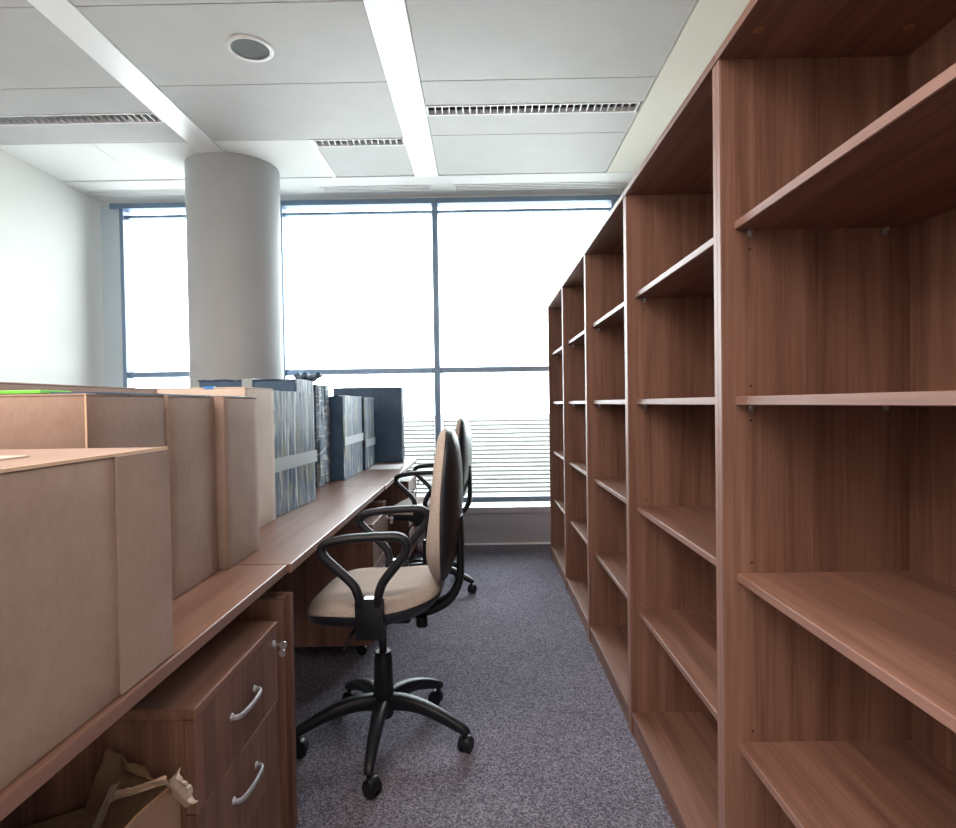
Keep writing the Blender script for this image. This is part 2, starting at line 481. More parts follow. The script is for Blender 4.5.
struct(box(-1.11, -1.085, 3.93, 4.57, ZC - 0.004, ZC + 0.03, 0.002).build('trim_6', 'strip'))

def louvre_light(x0, x1, y0, y1, n, label):
    t = thing('louvre_ceiling_light', label, 'ceiling light', ((x0 + x1) / 2, (y0 + y1) / 2, ZC))
    f = MB(); w = 0.010
    f.box(x0, x1, y0, y0 + w, ZC - 0.004, ZC + 0.02).box(x0, x1, y1 - w, y1, ZC - 0.004, ZC + 0.02)
    f.box(x0, x0 + w, y0 + w, y1 - w, ZC - 0.004, ZC + 0.02).box(x1 - w, x1, y0 + w, y1 - w, ZC - 0.004, ZC + 0.02)
    f.build('trim_frame', 'vent', t, t.location)
    h = MB()
    h.box(x0 + w, x1 - w, y0 + w, y1 - w, ZC + 0.085, ZC + 0.095)
    h.build('housing', 'lamp_dark', t, t.location)
    r = MB()
    for ya, sg in ((y0 + w, 1), (y1 - w, -1)):
        pts = [(ya + sg * 0.030 * (1 - math.cos(q * PI / 2 / 6)), ZC + 0.085 * math.sin(q * PI / 2 / 6)) for q in range(7)]
        b = bmesh.new()
        v = [[b.verts.new((x, p[0], p[1])) for p in pts] for x in (x0 + w, x1 - w)]
        for q in range(6): b.faces.new((v[0][q], v[0][q + 1], v[1][q + 1], v[1][q]))
        r._join(b)
    r.build('reflector', 'lamp_metal', t, t.location, smooth=180)
    l = MB()
    for k in range(1, n):
        x = x0 + w + (x1 - x0 - 2 * w) * k / n
        l.box(x - 0.0015, x + 0.0015, y0 + w, y1 - w, ZC, ZC + 0.05)
    l.build('louvre', 'lamp_metal', t, t.location)
    return t
louvre_light(CR[0] + 0.004, CR[1] - 0.018, 3.516, 3.631, 30, 'long louvred light in the ceiling beside the bookcases')
louvre_light(CL[0] + 0.004, CL[1] - 0.004, 3.537, 3.653, 30, 'long louvred light in the ceiling beside the left white wall')
louvre_light(-1.083, CM[1] - 0.004, 3.932, 4.033, 14, 'short louvred light in the ceiling between column and bright strip')

def slot_vent(x0, x1, y0, y1, label):
    t = thing('ceiling_vent', label, 'air vent', ((x0 + x1) / 2, (y0 + y1) / 2, ZC), group='slot diffusers along the windows')
    f = MB(); z0, z1 = ZC - 0.010, ZC - 0.004
    f.box(x0, x0 + 0.02, y0, y1, z0, z1).box(x1 - 0.02, x1, y0, y1, z0, z1)
    for k in range(4):
        y = y0 + (y1 - y0 - 0.013) * k / 3
        f.box(x0 + 0.02, x1 - 0.02, y, y + 0.013, z0, z1)
    f.build('grille', 'vent', t, t.location)
    box(x0 + 0.02, x1 - 0.02, y0 + 0.013, y1 - 0.013, ZC - 0.0055, ZC - 0.0041).build('slots', 'vent_dark', t, t.location)
slot_vent(-1.262, -0.378, 4.765, 4.87, 'slot air vent in the ceiling above the middle window pane')
slot_vent(-0.205, 1.20, 4.765, 4.885, 'slot air vent in the ceiling running to the bookcase top')
slot_vent(-3.13, -2.25, 4.77, 4.87, 'slot air vent in the ceiling left of the column')

t = thing('recessed_downlight', 'round recessed downlight with grey cone in the ceiling', 'ceiling light', (-1.10, 2.925, ZC))
MB().lathe([(0.088, -0.001), (0.090, -0.008), (0.104, -0.009), (0.110, -0.003), (0.110, 0.0)], 48, t.location).build('trim_ring', 'vent', t, t.location, smooth=50)
MB().lathe([(0.089, -0.004), (0.086, -0.0035), (0.06, -0.0022), (0.03, -0.0014), (0.0005, -0.0012)], 48, t.location).build('cone', 'cone', t, t.location, smooth=180)
for a in (0.6, 2.7, 4.8):
    px, py = t.location.x + 0.098 * math.cos(a), t.location.y + 0.098 * math.sin(a)
    MB().cyl((px, py, ZC - 0.012), (px, py, ZC - 0.006), 0.005, n=10).build('clip', 'steel', t, t.location)

# ------------------------------------------------------------------ bookcases
BX0, BX1, BT, BWID = 0.515, 0.93, 0.0185, 0.830
LEVELS = [0.448, 0.816, 1.197, 1.571]
ST = 0.0185
BTOP = 1.936
def make_bookcase(y0, label):
    y1 = y0 + BWID; o = (BX0, (y0 + y1) / 2, 0)
    t = thing('bookcase', label, 'bookcase', o, group='row of open walnut bookcases')
    for ya in (y0 + 0.0004, y1 - BT - 0.0004):
        sp = box(BX0 + 0.002, BX1, ya, ya + BT, 0.0, BTOP - 0.0205, 0.001, 1).build('side_panel', 'wood_z', t, o)
        box(BX0, BX0 + 0.002, ya + 0.0005, ya + BT - 0.0005, 0.0, BTOP - 0.0205).build('edge_band', 'edge_z', sp)
        sp.children[0].location = (0, 0, 0)
        sp.children[0].data.transform(Matrix.Translation(-Vector(o)))
    tp = box(BX0 - 0.003, BX1, y0 + 0.0004, y1 - 0.0004, BTOP - 0.0195, BTOP, 0.0015).build('top_panel', 'wood_y', t, o)
    for yy in (y0 + 0.115, y1 - 0.115):
        for xx in (BX0 + 0.040, BX1 - 0.080):
            MB().lathe([(0.0, -0.0005), (0.0085, -0.0012), (0.0105, 0.0)], 20, (xx, yy, BTOP - 0.0197)).build('dowel_cap', 'card_brown', tp, o)
    box(BX0 + 0.002, BX1, y0 + BT + 0.001, y1 - BT - 0.001, 0.060, 0.080, 0.001, 1).build('bottom_panel', 'wood_y', t, o)
    box(BX0 + 0.006, BX0 + 0.024, y0 + BT + 0.001, y1 - BT - 0.001, 0.0, 0.0595).build('plinth', 'wood_y', t, o)
    box(BX1 - 0.012, BX1 - 0.003, y0 + BT + 0.001, y1 - BT - 0.001, 0.0805, BTOP - 0.02055).build('back_panel', 'wood_z', t, o)
    for z in LEVELS:
        sh = box(BX0 + 0.031, BX1 - 0.0125, y0 + BT + 0.0012, y1 - BT - 0.0012, z - ST, z, 0.0015).build('shelf', 'wood_y', t, o)
        box(BX0 + 0.0295, BX0 + 0.0315, y0 + BT + 0.0014, y1 - BT - 0.0014, z - ST + 0.0008, z - 0.0008, 0.0006, 1).build('edge_band', 'edge_y', sp if False else sh, o)
        for yy, s in ((y0 + BT + 0.001, 1), (y1 - BT - 0.001, -1)):
            for xx in (BX0 + 0.062, BX1 - 0.065):
                pn = MB().cyl((xx, yy, z - ST - 0.005), (xx, yy + s * 0.010, z - ST - 0.005), 0.004, n=10)
                pn.box(xx - 0.005, xx + 0.005, min(yy, yy + s * 0.003), max(yy, yy + s * 0.003), z - ST - 0.016, z - ST - 0.0005)
                pn.build('shelf_pin', 'steel', sh, o)
    for z, dz in ((LEVELS[3], -0.060), (LEVELS[2], 0.022), (LEVELS[2], -0.052), (LEVELS[1], 0.022), (LEVELS[0], 0.022)):
        xx, yy = BX0 + 0.062, y1 - BT - 0.0012
        MB().cyl((xx, yy, z + dz), (xx, yy + 0.001, z + dz), 0.0024, n=10).build('peg_hole', 'hole', t, o)
    return t
BY = [0.479, 1.309, 2.139, 2.969, 3.799]
blabels = ['nearest walnut bookcase, cut off by the right side of the photo',
           'walnut bookcase second in the row from the camera, touching the cut-off nearest one',
           'middle walnut bookcase, third of the five from the camera',
           'walnut bookcase fourth in the row, second from the windows',
           'narrow-looking walnut bookcase at the far end of the row by the windows']
bc0 = make_bookcase(BY[0], blabels[0])
for y, lb in zip(BY[1:], blabels[1:]):
    dup(bc0, (BX0, y + BWID / 2, 0), lb)

# ------------------------------------------------------------------ desks
DZ, DT = 0.75, 0.025
def make_desk(x1, y0, y1, label, dy_gable=0.012):
    o = (x1 - 0.4, (y0 + y1) / 2, 0); x0 = x1 - 0.80
    t = thing('desk', label, 'desk', o, group='walnut desks in a row')
    tp = box(x0, x1, y0 + 0.001, y1 - 0.001, DZ - DT, DZ, 0.002).build('desk_top', 'wood_top', t, o)
    box(x1 - 0.0012, x1 + 0.0008, y0 + 0.002, y1 - 0.002, DZ - DT + 0.002, DZ - 0.002).build('edge_band', 'edge_y', tp, o)
    for ya in (y0 + 0.003, y1 - 0.029):
        gp = box(x0 + 0.06, x1 - 0.004, ya, ya + 0.026, 0.0, 0.664, 0.0015).build('side_panel', 'wood_z', t, o)
        sp = MB()
        for xx in (x0 + 0.16, x1 - 0.20):
            sp.cyl((xx, ya + 0.013, 0.662), (xx, ya + 0.013, DZ - DT + 0.001), 0.011, n=16)
        sp.build('spacer', 'steel', gp, o)
    box(x0 + 0.10, x0 + 0.118, y0 + 0.031, y1 - 0.031, 0.22, 0.66, 0.001, 1).build('modesty_panel', 'wood_y', t, o)
    return t
make_desk(-0.551, 0.06, 1.655, 'nearest walnut desk, carrying the plain cardboard boxes')
make_desk(-0.541, 1.657, 3.25, 'middle walnut desk, in front of the nearer swivel chair')
make_desk(-0.537, 3.252, 4.82, 'walnut desk at the far end by the windows')

def make_pedestal(loc, label):
    """three drawers facing +X; local: x -0.56..0, y -0.225..0.225"""
    t = thing('drawer_pedestal', label, 'drawer unit', (0, 0, 0), group='walnut drawer pedestals under the desks')
    hw = 0.222
    box(-0.55, -0.021, -hw, hw, 0.062, 0.611, 0.001, 1).build('carcass', 'wood_z', t)
    box(-0.555, 0.002, -hw - 0.003, hw + 0.003, 0.612, 0.632, 0.002).build('top_panel', 'wood_y', t)
    for k in range(3):
        z1 = 0.610 - 0.180 * k; z0 = z1 - 0.177
        d = box(-0.020, 0.0, -hw, hw, z0, z1, 0.0012).build('drawer', 'wood_z', t)
        zc = (z0 + z1) / 2 + 0.010
        h = MB()
        path = catmull([(-0.002, -0.064, zc), (0.013, -0.062, zc), (0.020, -0.045, zc), (0.023, 0, zc), (0.020, 0.045, zc), (0.013, 0.062, zc), (-0.002, 0.064, zc)], 5)
        h.sweep(path, [(0.0062, 0.0042) for _ in path], side=(0, 0, 1), n=10)
        for yy in (-0.063, 0.063): h.cyl((-0.001, yy, zc), (0.004, yy, zc), 0.009, 0.007, n=14)
        h.build('handle', 'handle', d, smooth=60)
    lk = MB().cyl((-0.001, 0.19, 0.585), (0.006, 0.19, 0.585), 0.010, n=20, bev=0.001)
    lo = lk.build('lock', 'steel', t, smooth=40)
    ky = MB().box(0.006, 0.020, 0.1888, 0.1912, 0.582, 0.588)
    ky.cyl((0.026, 0.1885, 0.583), (0.026, 0.1915, 0.583), 0.010, n=18)
    ky.cyl((0.024, 0.189, 0.562), (0.024, 0.191, 0.562), 0.009, n=18)
    ky.sweep(catmull([(0.026, 0.190, 0.575), (0.030, 0.190, 0.570), (0.026, 0.190, 0.565)], 4), (0.0012, 0.0012), n=6)
    ky.build('key', 'steel', lo)
    for xx in (-0.49, -0.07):
        for yy in (-0.17, 0.17):
            w = MB().cyl((xx, yy - 0.012, 0.024), (xx, yy + 0.012, 0.024), 0.024, n=20, bev=0.003)
            w.box(xx - 0.012, xx + 0.012, yy - 0.015, yy + 0.015, 0.036, 0.062)
            w.build('caster', 'black', t, smooth=40)
    t.location = loc
    return t
p0 = make_pedestal((-0.542, 1.318, 0), 'nearest drawer pedestal with key in lock, beside the torn carton')
dup(p0, (-0.520, 3.00, 0), 'drawer pedestal under the middle desk, half hidden by the nearer chair')
dup(p0, (-0.545, 4.555, 0), 'drawer pedestal under the far desk behind the far chair')

# ------------------------------------------------------------------ chairs (built facing -X)
def make_chair(label):
    t = thing('swivel_chair', label, 'chair', (0, 0, 0), group='beige swivel chairs at the desks')
    # five star base
    hub = MB()
    hub.lathe([(0.0, 0.085), (0.030, 0.085), (0.034, 0.095), (0.037, 0.16), (0.034, 0.20), (0.032, 0.295), (0.029, 0.305), (0.027, 0.318), (0.0, 0.318)], 32)
    hub.build('column_sleeve', 'black', t, smooth=40)
    MB().cyl((0, 0, 0.30), (0, 0, 0.452), 0.0135, n=24).build('gas_lift', 'steel' if False else 'black', t, smooth=40)
    for k in range(5):
        a = math.radians(-87 + 72 * k); c, s = math.cos(a), math.sin(a)
        prof = [(0.02, 0.140, 0.026, 0.030), (0.08, 0.146, 0.025, 0.027), (0.15, 0.138, 0.023, 0.023), (0.22, 0.116, 0.020, 0.020), (0.28, 0.090, 0.017, 0.017), (0.305, 0.078, 0.015, 0.014), (0.313, 0.068, 0.012, 0.010)]
        pts = catmull([(r * c, r * s, z) for r, z, w, h in prof], 3)
        sz = [tuple(v)[:2] for v in catmull([(w, h, 0) for r, z, w, h in prof], 3)]
        leg = MB().sweep(pts, sz, side=(-s, c, 0), n=16, power=2.8).build('leg', 'black', t, smooth=50)
        cx, cy = 0.300 * c, 0.300 * s
        b = a + 0.9 + 0.5 * k; d = Vector((math.cos(b), math.sin(b), 0)); q = Vector((-d.y, d.x, 0))
        ctr = Vector((cx, cy, 0.0265)) + d * 0.012
        w = MB()
        for sg in (-1, 1):
            w.cyl(ctr + q * sg * 0.005, ctr + q * sg * 0.021, 0.0262, n=24, bev=0.004)
        w.cyl(ctr - q * 0.006, ctr + q * 0.006, 0.02, n=16)
        w.cyl((cx, cy, 0.03), (cx, cy, 0.085), 0.0085, n=12)
        hood = [ctr + d * (0.022 * math.cos(u)) + Vector((0, 0, 0.030 * math.sin(u))) for u in [x * PI / 8 for x in range(0, 9)]]
        w.sweep(hood, (0.019, 0.003), side=q, n=10)
        w.build('caster', 'black', leg, smooth=45)
    # mechanism
    me = MB().box(-0.10, 0.11, -0.075, 0.075, 0.440, 0.478, 0.008)
    me.box(-0.03, 0.045, -0.225, 0.225, 0.452, 0.474, 0.004)
    mech = me.build('mechanism', 'black', t, smooth=40)
    MB().cyl((0.145, -0.03, 0.418), (0.145, -0.03, 0.452), 0.021, 0.019, n=18, bev=0.003).build('tension_knob', 'black', t, smooth=35)
    MB().sweep(catmull([(-0.05, -0.07, 0.455), (-0.06, -0.13, 0.448), (-0.075, -0.165, 0.425), (-0.09, -0.18, 0.395)], 5), (0.006, 0.005), side=(1, 0, 0), n=10).build('lever', 'black', t, smooth=60)
    # seat
    def seat_out(a):
        c, s = math.cos(a), math.sin(a); p = 2 / 3.6
        u = math.copysign(abs(c) ** p, c); v = math.copysign(abs(s) ** p, s)
        return (-0.006 + 0.226 * u, v * (0.232 - 0.030 * max(0, u)))
    def z_mid(u): return 0.520 + 0.034 * max(0, (u + 0.02) / 0.22) ** 1.6 - 0.030 * max(0, (-u - 0.10) / 0.16) ** 2
    MB().disc_body(seat_out,
        lambda r, a, u, v: (u, v, z_mid(u) + 0.004 + 0.050 * (1 - r ** 5) ** 0.55 - 0.010 * math.exp(-(v / 0.12) ** 2) * math.exp(-((u - 0.02) / 0.13) ** 2)),
        lambda r, a, u, v: (u, v, z_mid(u) - 0.012 * (1 - r ** 6))).build('seat', 'fabric', t, smooth=60)
    MB().disc_body(lambda a: tuple(x * 0.995 for x in seat_out(a)),
        lambda r, a, u, v: (u, v, z_mid(u) - 0.003),
        lambda r, a, u, v: (u, v, z_mid(u) - 0.010 - 0.050 * (1 - r ** 5) ** 0.6)).build('seat_shell', 'shell', t, smooth=60)
    # backrest
    def xb(z):
        K = [(0.56, 0.214), (0.62, 0.220), (0.74, 0.229), (0.86, 0.233), (0.96, 0.237), (1.05, 0.240), (1.12, 0.241)]
        for (z0, x0), (z1, x1) in zip(K, K[1:]):
            if z <= z1: return x0 + (x1 - x0) * max(0, min(1, (z - z0) / (z1 - z0)))
        return K[-1][1]
    def back_out(a):
        c, s = math.cos(a), math.sin(a); p = 2 / 2.9
        u = math.copysign(abs(c) ** p, c); v = math.copysign(abs(s) ** p, s)
        z = 0.845 + 0.262 * v
        return (u * (0.215 - 0.045 * max(0, v) ** 2 - 0.02 * max(0, -v) ** 2), z)
    def belly(u, v): return 0.020 * (1 - (u / 0.215) ** 2) * (1 - ((v - 0.845) / 0.262) ** 2)
    MB().disc_body(back_out,
        lambda r, a, u, v: (xb(v) + belly(u, v) - 0.058 * (1 - r ** 5) ** 0.5 * (0.80 + 0.35 * math.exp(-((v - 0.70) / 0.12) ** 2)), u, v),
        lambda r, a, u, v: (xb(v) + belly(u, v) + 0.002, u, v)).build('backrest', 'fabric', t, smooth=60)
    MB().disc_body(back_out,
        lambda r, a, u, v: (xb(v) + belly(u, v) + 0.003, u, v),
        lambda r, a, u, v: (xb(v) + belly(u, v) + 0.010 + 0.026 * (1 - r ** 4) ** 0.55, u, v)).build('back_shell', 'shell', t, smooth=60)
    # back support bar
    pts = catmull([(0.03, 0, 0.462), (0.12, 0, 0.462), (0.19, 0, 0.478), (0.242, 0, 0.510), (0.272, 0, 0.560), (0.281, 0, 0.62), (0.281, 0, 0.72), (0.278, 0, 0.80)], 6)
    MB().sweep(pts, [(0.034, 0.021 - 0.008 * min(1, k / 30)) for k in range(len(pts))], side=(0, 1, 0), n=16, power=4).build('back_bar', 'black', t, smooth=50)
    # arm loops
    loop = [(-0.016, 0.56), (-0.024, 0.600), (-0.039, 0.630), (-0.087, 0.676), (-0.125, 0.712), (-0.136, 0.737), (-0.118, 0.758), (-0.059, 0.771), (0.0, 0.776), (0.060, 0.779), (0.110, 0.777), (0.134, 0.755), (0.122, 0.717), (0.088, 0.675), (0.058, 0.636), (0.044, 0.600), (0.038, 0.56)]
    for sg in (-1, 1):
        y = 0.245 * sg
        P = catmull([(x, y - sg * 0.012 * max(0, (0.60 - z) / 0.04), z) for x, z in loop], 6)
        n_ = len(P)
        sz = [((0.0165 + 0.006 * max(0, min(1, (p.z - 0.745) / 0.03))), 0.0145) for p in P]
        arm = MB().sweep(P, sz, side=(0, 1, 0), n=16).build('armrest', 'blacksoft', t, smooth=60)
        br = MB().box(-0.034, 0.056, y - 0.014 - sg * 0.012, y + 0.014 - sg * 0.012, 0.452, 0.582, 0.004)
        br.build('arm_bracket', 'black', arm, smooth=40)
        MB().box(-0.004, 0.026, y - 0.0142 - sg * 0.012, y + 0.0142 - sg * 0.012, 0.5815, 0.5835).build('bracket_cap', 'steel', arm)
    return t
ch = make_chair('nearer beige swivel chair with black arms, pulled up to the middle desk')
ch.location = (-0.365, 2.105, 0); ch.rotation_euler = (0, 0, math.radians(-2.5))
dup(ch, (-0.365, 3.84, 0), 'farther beige swivel chair by the window, half hidden behind the nearer chair', math.radians(-7))

# ------------------------------------------------------------------ cartons on the desks
def carton(x0, x1, y0, y1, z1, mat, label, name='cardboard_box', rz=0.0, flaps=True, tape='tape_brown', z0=DZ + 0.0005, cat='box'):
    cx, cy = (x0 + x1) / 2, (y0 + y1) / 2
    t = thing(name, label, cat, (cx, cy, z0), rz)
    hx, hy, h = (x1 - x0) / 2, (y1 - y0) / 2, z1 - z0
    b = bmesh.new()
    nz = 8
    body = MB().box(-hx, hx, -hy, hy, 0, h - 0.004, 0.003)
    # slight bulge so the panels are not dead flat
    bm = body.bm
    bmesh.ops.subdivide_edges(bm, edges=[e for e in bm.edges if e.calc_length() > 0.08], cuts=6, use_grid_fill=True)
    for v in bm.verts:
        fx, fy, fz = v.co.x / hx, v.co.y / hy, v.co.z / h * 2 - 1
        q = noise.noise(Vector((v.co.x * 5 + x0 * 9, v.co.y * 5 + y0 * 7, v.co.z * 4)))
        if abs(fx) > 0.97: v.co.x += math.copysign(0.0035 * (1 - fy * fy) * (1 - fz * fz) * (1 + q), fx)
        if abs(fy) > 0.97: v.co.y += math.copysign(0.0030 * (1 - fx * fx) * (1 - fz * fz) * (1 + q), fy)
    body.build('carton_body', mat, t, smooth=35)
    if flaps:
        for s in (-1, 1):
            ya, yb = (0.0015, hy) if s > 0 else (-hy, -0.0015)
            box(-hx, hx, ya, yb, h - 0.0045, h, 0.0012, 1).build('top_flap', mat, t)
        if tape: box(-hx - 0.0006, hx + 0.0006, -0.025, 0.025, h - 0.0002, h + 0.0004).build('packing_tape', tape, t)
    return t, hx, hy, h

# A: the big carton at the front of the nearest desk
A, hx, hy, h = carton(-1.10, -0.562, 0.42, 1.056, 1.121, 'card', 'largest plain cardboard box, nearest the camera at the desk edge', tape=None)
box(hx + 0.0005, hx + 0.0045, hy - 0.153, hy + 0.002, 0.001, h - 0.003, 0.001, 1).build('glued_overlap', 'card', A)
box(hx - 0.0015, hx + 0.0022, -hy, hy, h - 0.0035, h + 0.0012).build('cut_or_glint_edge', 'card_edge', A)
fl = box(-0.30, hx - 0.10, -hy + 0.02, 0.13, 0, 0.004, mtx=Matrix.Translation((0, 0, h + 0.001)) @ Matrix.Rotation(0.012, 4, 'Y')).build('loose_flap', 'card_pale', A)
C_, hx, hy, h = carton(-1.06, -0.718, 1.078, 1.347, 1.219, 'card', 'cardboard box right behind the largest box, with a green sheet on top', tape=None)
box(0.085, hx + 0.001, -hy + 0.03, hy - 0.005, h, h + 0.0035).build('dark_film', 'navy', C_)
box(hx - 0.002, hx + 0.001, -hy - 0.0005, -hy + 0.0015, 0, h - 0.002).build('cut_or_glint_edge', 'card_edge', C_)  # edge highlight on the box corner, painted as a pale strip
D_, hx, hy, h = carton(-1.06, -0.714, 1.354, 1.590, 1.219, 'card', 'tall cardboard box wedged behind the large box, left of the narrow protruding box', tape=None)
box(-hx, hx + 0.001, -hy + 0.002, hy - 0.02, h, h + 0.003).build('dark_film', 'navy', D_)
E_, hx, hy, h = carton(-1.05, -0.694, 1.602, 1.838, 1.219, 'card', 'narrow upright cardboard box sticking out furthest over the joint of two desks', tape=None)
box(-hx, hx + 0.001, -hy + 0.004, hy - 0.03, h, h + 0.0022).build('dark_film', 'navy', E_)
F_, hx, hy, h = carton(-1.28, -0.810, 2.040, 2.318, 1.259, 'card_pale', 'pale cream cardboard box just left of the first wrapped box')
box(hx - 0.142, hx - 0.108, -hy - 0.0012, -hy + 0.02, h - 0.006, h + 0.0035).build('blue_tape', 'tape_blue', F_)
M_, *_ = carton(-1.345, -1.10, 1.20, 2.02, 1.256, 'card', 'long cardboard box at the back of the desk behind the front boxes', tape=None)

def wrapped(x0, x1, y0, y1, z1, label, mat='film', side='navy', rz=0.0, tape_z=None, tape_faces='x', bumps=0.004, cols=(40, 60), name='wrapped_box'):
    cx, cy = (x0 + x1) / 2, (y0 + y1) / 2; z0 = DZ + 0.0005
    t = thing(name, label, 'box', (cx, cy, z0), rz, group='boxes wrapped in dark plastic film')
    hx, hy, h = (x1 - x0) / 2, (y1 - y0) / 2, z1 - z0
    MB().box(-hx + 0.004, hx - 0.004, -hy + 0.004, hy - 0.004, 0, h - 0.004, 0.004).build('box_body', side, t)
    # crinkled film sheet over the aisle face, folded round top and edges
    f = MB(); b = f.bm; nu, nv = cols
    ys = [-hy - 0.001 + (2 * hy + 0.002) * i / nu for i in range(nu + 1)]
    zs = [0.002 + (h - 0.002) * j / nv for j in range(nv + 1)]
    grid = []
    for y in ys:
        r = []
        for z in zs:
            d = noise.noise(Vector((cx * 9 + y * 55, 3.1 * cy, z * 5))) * 0.6 + noise.noise(Vector((y * 120, z * 9, cy * 5))) * 0.4
            e = min(1, (hy + 0.001 - abs(y)) / 0.02)
            r.append(b.verts.new((hx + 0.001 + bumps * (0.5 + d) * e - 0.004 * (1 - e), y, z)))
        grid.append(r)
    back = [[b.verts.new((hx - 0.005, v.co.y * 0.998, v.co.z)) for v in r] for r in grid]
    for i in range(nu):
        for j in range(nv):
            b.faces.new((grid[i][j], grid[i + 1][j], grid[i + 1][j + 1], grid[i][j + 1]))
    def rim(a, c): 
        for q in range(len(a) - 1): b.faces.new((a[q], a[q + 1], c[q + 1], c[q]))
    rim(grid[0], back[0]); rim(grid[-1], back[-1])
    rim([r[0] for r in grid], [r[0] for r in back]); rim([r[-1] for r in grid], [r[-1] for r in back])
    bmesh.ops.delete(b, geom=[v for v in b.verts if not v.link_faces], context='VERTS')
    bmesh.ops.recalc_face_normals(b, faces=b.faces)
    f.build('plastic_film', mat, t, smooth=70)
    # film folded over the top
    tp = MB(); b = tp.bm
    g2 = []
    for i in range(25):
        r = []
        for j in range(17):
            x = -hx + 2 * hx * j / 16; y = -hy + 2 * hy * i / 24
            r.append(b.verts.new((x, y, h + 0.001 + 0.004 * noise.noise(Vector((x * 30 + cy * 7, y * 20, 1.7))))))
        g2.append(r)
    for i in range(24):
        for j in range(16): b.faces.new((g2[i][j], g2[i][j + 1], g2[i + 1][j + 1], g2[i + 1][j]))
    low = bmesh.ops.extrude_face_region(b, geom=list(b.faces))
    for v in [q for q in low['geom'] if isinstance(q, bmesh.types.BMVert)]: v.co.z -= 0.006
    bmesh.ops.recalc_face_normals(b, faces=b.faces)
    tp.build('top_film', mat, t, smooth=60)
    if tape_z:
        za, zb = tape_z
        box(hx + 0.002 + bumps, hx + 0.0032 + bumps, -hy - 0.002, hy + 0.002, za - z0, zb - z0).build('tape_band', 'tape', t)
    return t, hx, hy, h
# G: first wrapped box, turned a few degrees out from the row
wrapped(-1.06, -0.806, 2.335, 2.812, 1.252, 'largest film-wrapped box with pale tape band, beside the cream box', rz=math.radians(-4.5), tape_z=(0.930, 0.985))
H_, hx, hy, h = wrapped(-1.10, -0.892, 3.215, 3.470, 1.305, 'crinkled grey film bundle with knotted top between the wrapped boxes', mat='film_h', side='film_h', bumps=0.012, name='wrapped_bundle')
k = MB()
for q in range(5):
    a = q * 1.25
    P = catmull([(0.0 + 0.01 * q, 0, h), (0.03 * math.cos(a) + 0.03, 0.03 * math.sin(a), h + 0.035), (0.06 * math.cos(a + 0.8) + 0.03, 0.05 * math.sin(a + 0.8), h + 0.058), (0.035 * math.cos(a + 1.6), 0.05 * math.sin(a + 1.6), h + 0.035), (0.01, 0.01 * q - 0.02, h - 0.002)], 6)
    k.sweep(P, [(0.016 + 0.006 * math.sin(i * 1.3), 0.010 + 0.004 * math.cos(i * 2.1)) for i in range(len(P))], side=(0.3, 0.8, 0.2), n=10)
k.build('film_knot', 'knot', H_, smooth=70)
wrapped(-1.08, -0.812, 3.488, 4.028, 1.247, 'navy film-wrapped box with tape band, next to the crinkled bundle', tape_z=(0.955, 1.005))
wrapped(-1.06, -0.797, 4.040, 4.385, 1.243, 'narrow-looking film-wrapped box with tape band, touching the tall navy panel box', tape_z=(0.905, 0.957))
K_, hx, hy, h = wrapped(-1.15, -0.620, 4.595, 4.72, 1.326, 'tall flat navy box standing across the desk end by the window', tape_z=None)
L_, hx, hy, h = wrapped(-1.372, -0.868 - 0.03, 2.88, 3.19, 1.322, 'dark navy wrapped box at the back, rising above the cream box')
box(-hx + 0.215, -hx + 0.265, -hy - 0.0035, hy, h - 0.06, h + 0.006).build('tape_band', 'tape', L_)

tag(box(-1.05, -0.806, 1.085, 1.17, 0, 0.0065, 0.001, 1).build('plastic_sheet', 'green', None, (-0.92, 1.13, 0)), 'bright green sheet lying on the cardboard box behind the largest box', 'sheet').location.z = 1.2202
o = box(-0.10, 0.115, -0.16, 0.16, 0, 0.0012).build('paper_sheet', 'paper'); o.location = (-0.69, 4.23, DZ + 0.0006); o.rotation_euler = (0, 0, 0.06)
tag(o, 'white paper sheet lying on the far desk before the tall navy box', 'paper')

# ------------------------------------------------------------------ torn carton under the nearest desk
T = thing('torn_carton', 'open torn cardboard carton with ragged flaps on the floor under the nearest desk', 'box', (-0.74, 0.86, 0))
def sheet(name, corners, mat, th=0.005, rag=0.0, bend=0.0, seed=0, nu=18, nv=14, rag_sides=(1,)):
    """a bent cardboard panel with thickness; corners p00, p10, p11, p01 in world coordinates; ragged along the v=1 side"""
    p00, p10, p11, p01 = [Vector(c) for c in corners]
    nrm = (p10 - p00).cross(p01 - p00).normalized()
    m = MB(); b = m.bm; G = []
    for i in range(nu + 1):
        u = i / nu; col = []
        for j in range(nv + 1):
            v = j / nv
            vv = v * (1 + rag * noise.noise(Vector((u * 9 + seed, seed * 1.7, 0))) + 0.5 * rag * noise.noise(Vector((u * 31 + seed, 2.2, seed))))
            p = (p00 * (1 - u) + p10 * u) * (1 - vv) + (p01 * (1 - u) + p11 * u) * vv
            p = p + nrm * (bend * math.sin(PI * u) * v + 0.012 * noise.noise(Vector((u * 3 + seed, v * 3, seed))) * (0.3 + v))
            col.append(b.verts.new(p))
        G.append(col)
    fs = []
    for i in range(nu):
        for j in range(nv): fs.append(b.faces.new((G[i][j], G[i + 1][j], G[i + 1][j + 1], G[i][j + 1])))
    ex = bmesh.ops.extrude_face_region(b, geom=fs)
    for v in [q for q in ex['geom'] if isinstance(q, bmesh.types.BMVert)]: v.co += nrm * th
    bmesh.ops.recalc_face_normals(b, faces=b.faces)
    return m.build(name, mat, T, T.location, smooth=50)
X0, X1, Y0, Y1, ZR = -0.93, -0.560, 0.66, 1.066, 0.525
MB().box(X0, X1, Y0, Y1, 0.0, 0.006).build('bottom_panel', 'card_dark', T, T.location)
